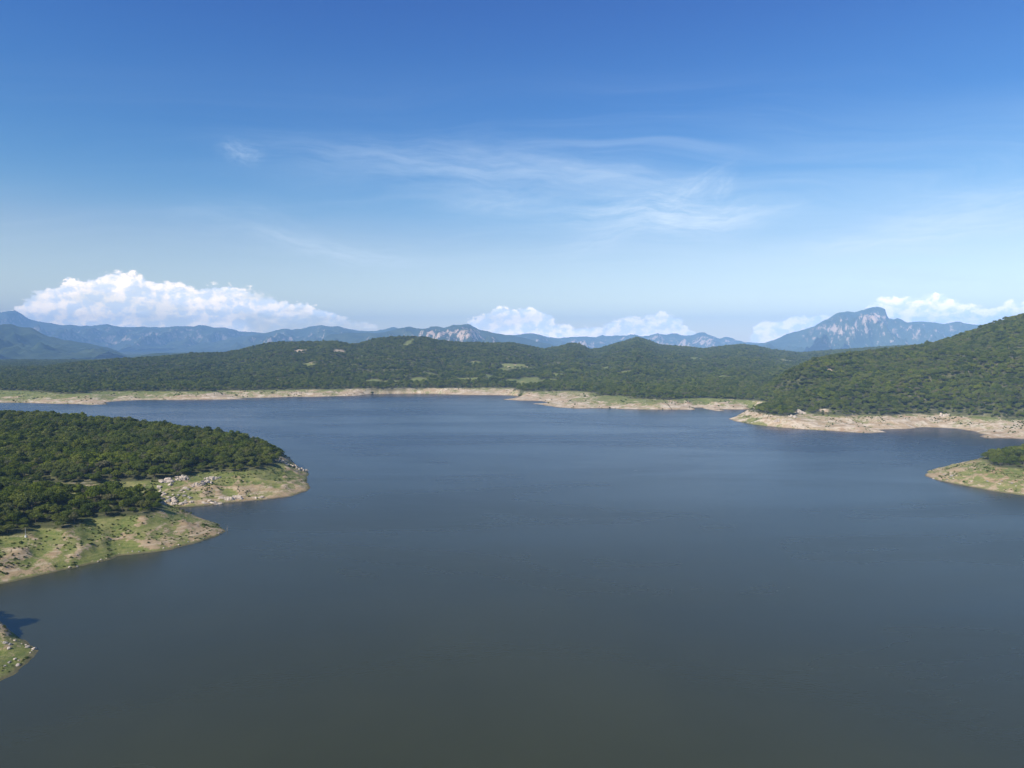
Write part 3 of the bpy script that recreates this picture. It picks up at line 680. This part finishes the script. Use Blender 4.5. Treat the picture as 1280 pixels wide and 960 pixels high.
def scatter_obj(name, pts, scl, rz, idx, sources, label, cat=None, kind='stuff'):
    me = bpy.data.meshes.new(name); me.vertices.add(len(pts)); me.vertices.foreach_set('co', np.asarray(pts, np.float32).ravel())
    for n, a, ty in (('s', scl, 'FLOAT'), ('rz', rz, 'FLOAT'), ('vi', idx, 'INT')):
        at = me.attributes.new(n, ty, 'POINT'); at.data.foreach_set('value', np.asarray(a, np.float32 if ty == 'FLOAT' else np.int32))
    o = bpy.data.objects.new(name, me); col.objects.link(o)
    g = bpy.data.node_groups.new(name + '_nodes', 'GeometryNodeTree')
    g.interface.new_socket('Geometry', in_out='INPUT', socket_type='NodeSocketGeometry'); g.interface.new_socket('Geometry', in_out='OUTPUT', socket_type='NodeSocketGeometry')
    N = g.nodes; L = g.links; gi = N.new('NodeGroupInput'); go = N.new('NodeGroupOutput')
    m2p = N.new('GeometryNodeMeshToPoints'); L.new(gi.outputs[0], m2p.inputs[0])
    iop = N.new('GeometryNodeInstanceOnPoints'); L.new(m2p.outputs[0], iop.inputs['Points'])
    jn = N.new('GeometryNodeJoinGeometry')
    for so_ in reversed(sources):          # join lists the last link first
        oi = N.new('GeometryNodeObjectInfo'); oi.inputs['Object'].default_value = so_; oi.inputs['As Instance'].default_value = True
        L.new(oi.outputs['Geometry'], jn.inputs[0])
    L.new(jn.outputs[0], iop.inputs['Instance']); iop.inputs['Pick Instance'].default_value = True
    def na(nm, ty):
        a = N.new('GeometryNodeInputNamedAttribute'); a.data_type = ty; a.inputs['Name'].default_value = nm; return a.outputs[0]
    L.new(na('vi', 'INT'), iop.inputs['Instance Index'])
    cx = N.new('ShaderNodeCombineXYZ'); L.new(na('rz', 'FLOAT'), cx.inputs[2]); e2r = N.new('FunctionNodeEulerToRotation'); L.new(cx.outputs[0], e2r.inputs[0]); L.new(e2r.outputs[0], iop.inputs['Rotation'])
    c3 = N.new('ShaderNodeCombineXYZ')
    for k in range(3): L.new(na('s', 'FLOAT'), c3.inputs[k])
    L.new(c3.outputs[0], iop.inputs['Scale']); L.new(iop.outputs[0], go.inputs[0])
    md = o.modifiers.new('scatter', 'NODES'); md.node_group = g
    return tag(o, label, cat, kind=kind)
rest = np.array([i for i in range(len(P_)) if i not in indiv])
srcs = []
for vi in range(6):
    so_ = bpy.data.objects.new('crown', protos[vi][1]); srcs.append(so_)      # kept out of the scene, only instanced
scatter_obj('forest', P_[rest, :3], P_[rest, 3], yaw[rest], var[rest], srcs, 'dense broadleaf dry forest covering the peninsula and hills', 'forest')
print('TREES', len(P_), 'individual', len(indiv))

# ------------------------------------------------------------------ rocks
def rock_mesh(seed, sub=4, mat=None, amp=.32, flat=0):
    import bmesh
    bm = bmesh.new(); bmesh.ops.create_icosphere(bm, subdivisions=sub, radius=1)
    V = np.array([v.co[:] for v in bm.verts]); Fq = np.array([[v.index for v in f.verts] for f in bm.faces]); bm.free()
    r = np.random.default_rng(seed)
    for _ in range(16):                                   # planar cuts give broken faces
        n = r.normal(size=3); n /= np.linalg.norm(n); d = r.uniform(.55, .9); pr = V@n
        V = V - np.clip(pr-d, 0, None)[:, None]*n[None]
    d = fbm(V[:, 0]*3+seed, V[:, 1]*3+V[:, 2]*2.1, 1.6, 4, seed)*amp + ridged(V[:, 0]*2+V[:, 2], V[:, 1]*2-V[:, 2]*1.7, .9, 3, seed+4)*amp*.5
    V = V*(1+d[:, None]*.6 + (ridged(V[:, 0]*2.2+V[:, 2]*.8, V[:, 1]*2.2-V[:, 2], .45, 3, seed+8)[:, None]-.5)*amp*.55)
    return mesh_np('boulder', V, Fq, mat, smooth=False, link=False).data
RM = [rock_mesh(100+i, 3, M_ROCK if i % 3 else M_ROCKG) for i in range(6)]
BIG = [rock_mesh(200+i, 5, M_ROCK, .5) for i in range(4)]
def outcrop(px, py, L, Wd, H, rz, label, seed, n=16, mat=None):
    r = np.random.default_rng(seed); p = hit(px, py); Vs = []; Fs = []; off = 0
    import bmesh
    L *= 1.2; H *= 1.35
    for i in range(n):
        t = r.uniform(-1, 1); q = r.uniform(-1, 1)*math.sqrt(max(0, 1-t*t)); k = 1-.55*abs(t)
        s_ = np.array([r.uniform(.20, .36)*L*k, r.uniform(.30, .55)*Wd*k, r.uniform(.45, 1.0)*H*k])
        bm = bmesh.new(); bmesh.ops.create_icosphere(bm, subdivisions=3, radius=1)
        V = np.array([v.co[:] for v in bm.verts]); Fq = np.array([[v.index for v in f.verts] for f in bm.faces]); bm.free()
        for _ in range(11):
            nn = r.normal(size=3); nn /= np.linalg.norm(nn); d = r.uniform(.42, .8); V = V - np.clip(V@nn-d, 0, None)[:, None]*nn[None]
        V = V*(1 + .22*fbm(V[:, 0]*4+seed+i, V[:, 1]*4+V[:, 2]*3, 1.1, 3, seed+i)[:, None])*s_*1.5
        a = r.uniform(-.35, .35); ca, sa = math.cos(a), math.sin(a); V = np.stack([V[:, 0]*ca-V[:, 1]*sa, V[:, 0]*sa+V[:, 1]*ca, V[:, 2] + V[:, 0]*r.uniform(-.2, .2)], 1)
        cx, cyy = t*L, q*Wd; cr, sr = math.cos(rz), math.sin(rz)
        wx, wy = cx*cr-cyy*sr, cx*sr+cyy*cr
        gz = max(0.0, float(height(np.array([p.x+wx]), np.array([p.y+wy]))[0])) - p.z
        V = np.stack([V[:, 0]*cr-V[:, 1]*sr + wx, V[:, 0]*sr+V[:, 1]*cr + wy, V[:, 2] + gz], 1)
        Vs.append(V); Fs.append(Fq+off); off += len(V)
    o = mesh_np('rock_outcrop', np.concatenate(Vs), np.concatenate(Fs), mat or M_ROCK, smooth=False); o.location = p
    return tag(o, label, 'rock')
def place_rock(px, py, sx, sy, sz, rz, label, group=None, name='boulder', big=None, sink=.25, tilt=0):
    p = hit(px, py)
    me = BIG[big] if big is not None else RM[random.randrange(6)]
    o = bpy.data.objects.new(name, me); col.objects.link(o)
    o.location = (p.x, p.y, p.z + sz*(.5-sink)*.6); o.scale = (sx, sy, sz); o.rotation_euler = (tilt, random.uniform(-.15, .15), rz)
    return tag(o, label, 'rock', group)
outcrop(212, 601, 6.4, 4.5, 1.6, .4, 'broad pale slab at the left end of the outcrop above the cove', 507)
outcrop(228, 598, 5.1, 3.8, 1.5, -.2, 'pale grey slab in the middle of the outcrop above the cove', 514)
outcrop(252, 605, 7.2, 3.2, 1.6, .75, 'long pale slab slanting up towards the trees above the cove', 521)
outcrop(266, 599, 5.1, 3.0, 1.5, .7, 'pale slab at the upper right end of the slanting outcrop', 528)
outcrop(287, 624, 7.6, 3.0, 1.4, .25, 'smooth pale slab at the waterline on the far side of the cove', 535)
outcrop(266, 629, 6.0, 2.4, 0.9, .2, 'low dark streaked slab at the waterline left of the smooth slab', 542)
outcrop(325, 622.5, 4.2, 2.2, 0.9, .1, 'small pale slab at the waterline near the tip of the farther point', 549)
outcrop(352, 577.5, 4.2, 2.6, 1.4, .5, 'grey rock knob beside the last trees of the farther point', 556)
for i in range(16):
    t = i/15; place_rock(356 + 26*t + random.uniform(-2, 2), 579 + 9*t + random.uniform(-1, 2.2), *(random.uniform(1.1, 2.4) for _ in range(2)), random.uniform(.8, 1.6), random.uniform(0, 3),
        'grey boulder in the rocky back edge of the farther left point', 'boulders along the back edge of the farther left point')
for i in range(40):
    px = random.uniform(196, 240); py = 607 + (px-196)*.05 + random.uniform(-2, 24); py = min(py, 631.5)
    s = random.uniform(.8, 2.1); place_rock(px, py, s*1.2, s, s*.75, random.uniform(0, 3), 'pale broken boulder in the rockfall at the head of the cove', 'boulders in the rockfall at the head of the cove')
for i in range(18):
    px = random.uniform(80, 278); shore = np.interp(px, [65,110,135,150,185,215,245,270,283], [715,706,699,693,689,684,677,669,663.5]); s = random.uniform(.35, .8)
    place_rock(px, shore - random.uniform(.3, 2.2), s*1.2, s, s*.6, random.uniform(0, 3), 'small pale rock along the waterline of the nearer left point', 'rocks along the waterline of the nearer left point')
for i in range(14):
    px = random.uniform(2, 46); top = 789 + px*.5; bot = 852 - px*.85
    if bot < top+4: continue
    s = random.uniform(.35, .95); place_rock(px, random.uniform(top+1, bot), s*1.2, s, s*.75, random.uniform(0, 3), 'grey stone on the rocky bank in the lower left corner', 'stones on the rocky bank in the lower left corner')
for i in range(14):
    px = random.uniform(1158, 1270); py = np.interp(px, [1155, 1200, 1280], [594, 598, 608]) + random.uniform(-3, 4); s = random.uniform(.7, 1.3)
    place_rock(px, py, s*1.2, s, s*.6, random.uniform(0, 3), 'weathered stone on the grassy point at the right', 'stones on the grassy point at the right')
outcrop(971, 528, 3.8, 3.0, 3.3, .3, 'pale pointed rock on the bare shore below the right hill', 563)
outcrop(1000, 517, 9.3, 6.0, 3.6, .2, 'rocky knob sticking up at the tree line of the right shore', 570)
outcrop(990, 521, 6.8, 4.5, 2.2, .9, 'lower pale rock just left of the knob on the right shore', 577)
outcrop(1181, 519.5, 6.8, 4.5, 2.8, .2, 'tan crag at the tree line midway along the right shore', 584)

# ------------------------------------------------------------------ scrub, tufts and rubble on the banks
def shrub_mesh(seed, rad, n, mat, lf):
    v, f = crown_mesh('shrub', seed, mat, rad=rad, hgt=rad*1.1, base=-rad*.15, n=n, lobes=6, lf=lf, flat=.9)
    return mesh_np('shrub', v, f, mat, smooth=False, link=False).data
SH = [shrub_mesh(40+i, 1.0, 260, M_SCRUB, .34) for i in range(3)] + [shrub_mesh(50, .9, 150, M_DRY, .26)]
def bank_pts(x0, x1, y0, y1, n, fmin=.02, fmax=1.2):
    X = rng.uniform(x0, x1, n); Y = rng.uniform(y0, y1, n); h, ds, dt, g = height(X, Y, True)
    m = (ds > 1.2) & (dt < 2) & in_view(X, Y); return X[m], Y[m], h[m], ds[m], dt[m], g[m]
scr, rub = [], []
for bx in ((-760, -120, 240, 800, 60000, 1.0), (-420, -150, 205, 345, 9000, .7), (365, 780, 510, 840, 26000, 1.0), (300, 1500, 870, 1500, 26000, 1.7), (-1700, 700, 1250, 2200, 26000, 2.3)):
    X, Y, h, ds, dt, g = bank_pts(*bx[:5])
    n = fbm(X, Y, 14*bx[5], 3, 301) + (g-.5)*1.2 + .25*sstep(h, 1, 10) - .1
    k = (n > .05) & (rng.random(len(X)) < sstep(n, .0, .45))
    s = rng.uniform(.3, .85, k.sum())*bx[5]*(1 + .7*(rng.random(k.sum()) < .08))
    scr.append(np.stack([X[k], Y[k], h[k]-.1, s], 1))
    k = (~k) & (rng.random(len(X)) < .30*sstep(fbm(X, Y, 12, 2, 333), -.2, .5)) & (Y < 900)
    rub.append(np.stack([X[k], Y[k], h[k], rng.uniform(.12, .5, k.sum())**1.3*bx[5]], 1))
scr = np.concatenate(scr); rub = np.concatenate(rub)
szs = scr[:, 3]/np.hypot(scr[:, 0], scr[:, 1]); szs = np.where(np.abs(640+F*scr[:, 0]/scr[:, 1]-640) < 640, szs, 0)
pick = np.argsort(-szs)[:110]; pm = np.zeros(len(scr), bool); pm[pick] = True
for i in pick:
    X, Y, h, s = scr[i]; vi = random.choice([0, 1, 2, 0, 1, 2, 3])
    o = bpy.data.objects.new('shrub', SH[vi]); col.objects.link(o); o.location = (X, Y, h); o.scale = (s, s, s); o.rotation_euler = (0, 0, random.uniform(0, 6))
    where = 'rocky bank in the lower left corner' if Y < 345 and X > -420 and h < 9 and Y < 345 else ('grassy slope of the left points' if X < 0 else 'grassy point at the right')
    if X < 0 and not where.startswith('rocky'):
        q_ = 640 + F*X/Y; dd = height(np.array([X]), np.array([Y]), True); near = 'near the waterline ' if dd[1][0] < 14 else ('just below the trees ' if dd[2][0] > -12 else 'halfway up the slope ')
        where = ('nearer' if Y < 495 else 'farther') + ' left point, ' + near + ('at the left edge' if q_ < 60 else ('left of the notch' if q_ < 110 else ('at the middle' if q_ < 180 else ('towards its tip' if q_ < 330 else 'at its tip'))))
    lab = ('green shrub on the ' if vi != 3 else 'dry shrub on the ') + where
    tag(o, lab, 'shrub', lab.replace('shrub', 'shrubs'))
ss = [bpy.data.objects.new('shrub', m) for m in SH]
q = scr[~pm]
scatter_obj('undergrowth', q[:, :3], q[:, 3], rng.uniform(0, 6.28, len(q)), rng.choice(4, len(q), p=[.3, .3, .3, .1]), ss, 'low green scrub and weeds scattered over the bare shores', 'undergrowth')
rs = [bpy.data.objects.new('stone', m) for m in RM]
scatter_obj('rubble', rub[:, :3], rub[:, 3], rng.uniform(0, 6.28, len(rub)), rng.choice(6, len(rub)), rs, 'loose stones strewn over the shores', 'rubble')
print('SCRUB', len(scr), 'RUBBLE', len(rub))

# ------------------------------------------------------------------ small things
p = at_z(284, 663.5)
v, f = join([tube([(0, 0, -2.5), (.05, 0, 0), (.1, .05, 1.6), (.02, 0, 3.4)], [.26, .22, .17, .06], 8), tube([(.1, .05, 1.5), (.7, .1, 2.1), (1.0, .1, 2.9)], [.10, .08, .03], 6), tube([(.08, .03, 1.0), (-.5, -.1, 1.5)], [.08, .03], 6)])
o = mesh_np('dead_tree', v, f, M_SNAG); o.location = (p[0], p[1], 0)
tag(o, 'thin dead tree standing in the water off the tip of the nearer left point', 'dead tree')
p = hit(32, 672)
e = bpy.data.objects.new('marker_post', None); col.objects.link(e); e.location = p; tag(e, 'slender pale post with a white foot in front of the dark trees on the left', 'post')
v, f = tube([(0, 0, .4), (0, 0, 5.2)], [.09, .07], 10); mesh_np('pole', v, f, M_STEEL, parent=e)
v, f = join([tube([(0, 0, -.6), (0, 0, .75), (0, 0, .9), (0, 0, .92)], [.55, .5, .40, .02], 4)]); mesh_np('footing', v, f, M_WHITE, parent=e, smooth=False)

# ------------------------------------------------------------------ haze
def haze():
    import bmesh
    me = bpy.data.meshes.new('haze'); bm = bmesh.new(); bmesh.ops.create_cube(bm, size=1)
    X0, X1, Y0, Y1, Z0, Z1 = -25500, 25500, -1500, 26000, -16, 1150
    for v in bm.verts: v.co = ((v.co.x+.5)*(X1-X0)+X0, (v.co.y+.5)*(Y1-Y0)+Y0, (v.co.z+.5)*(Z1-Z0)+Z0)
    bm.to_mesh(me); bm.free()
    m = bpy.data.materials.new('haze_air'); m.use_nodes = True; t = NT(m.node_tree); t.n.clear()
    o = t.new('ShaderNodeOutputMaterial'); pv = t.new('ShaderNodeVolumePrincipled'); t.l.new(pv.outputs[0], o.inputs['Volume'])
    pv.inputs['Color'].default_value = (.33, .585, 1.0, 1); pv.inputs['Density'].default_value = 7.2e-5; pv.inputs['Anisotropy'].default_value = -0.3
    me.materials.append(m); ob = bpy.data.objects.new('haze', me); col.objects.link(ob)
    tag(ob, 'thin bluish air that fades the far mountains', kind='stuff')
haze()
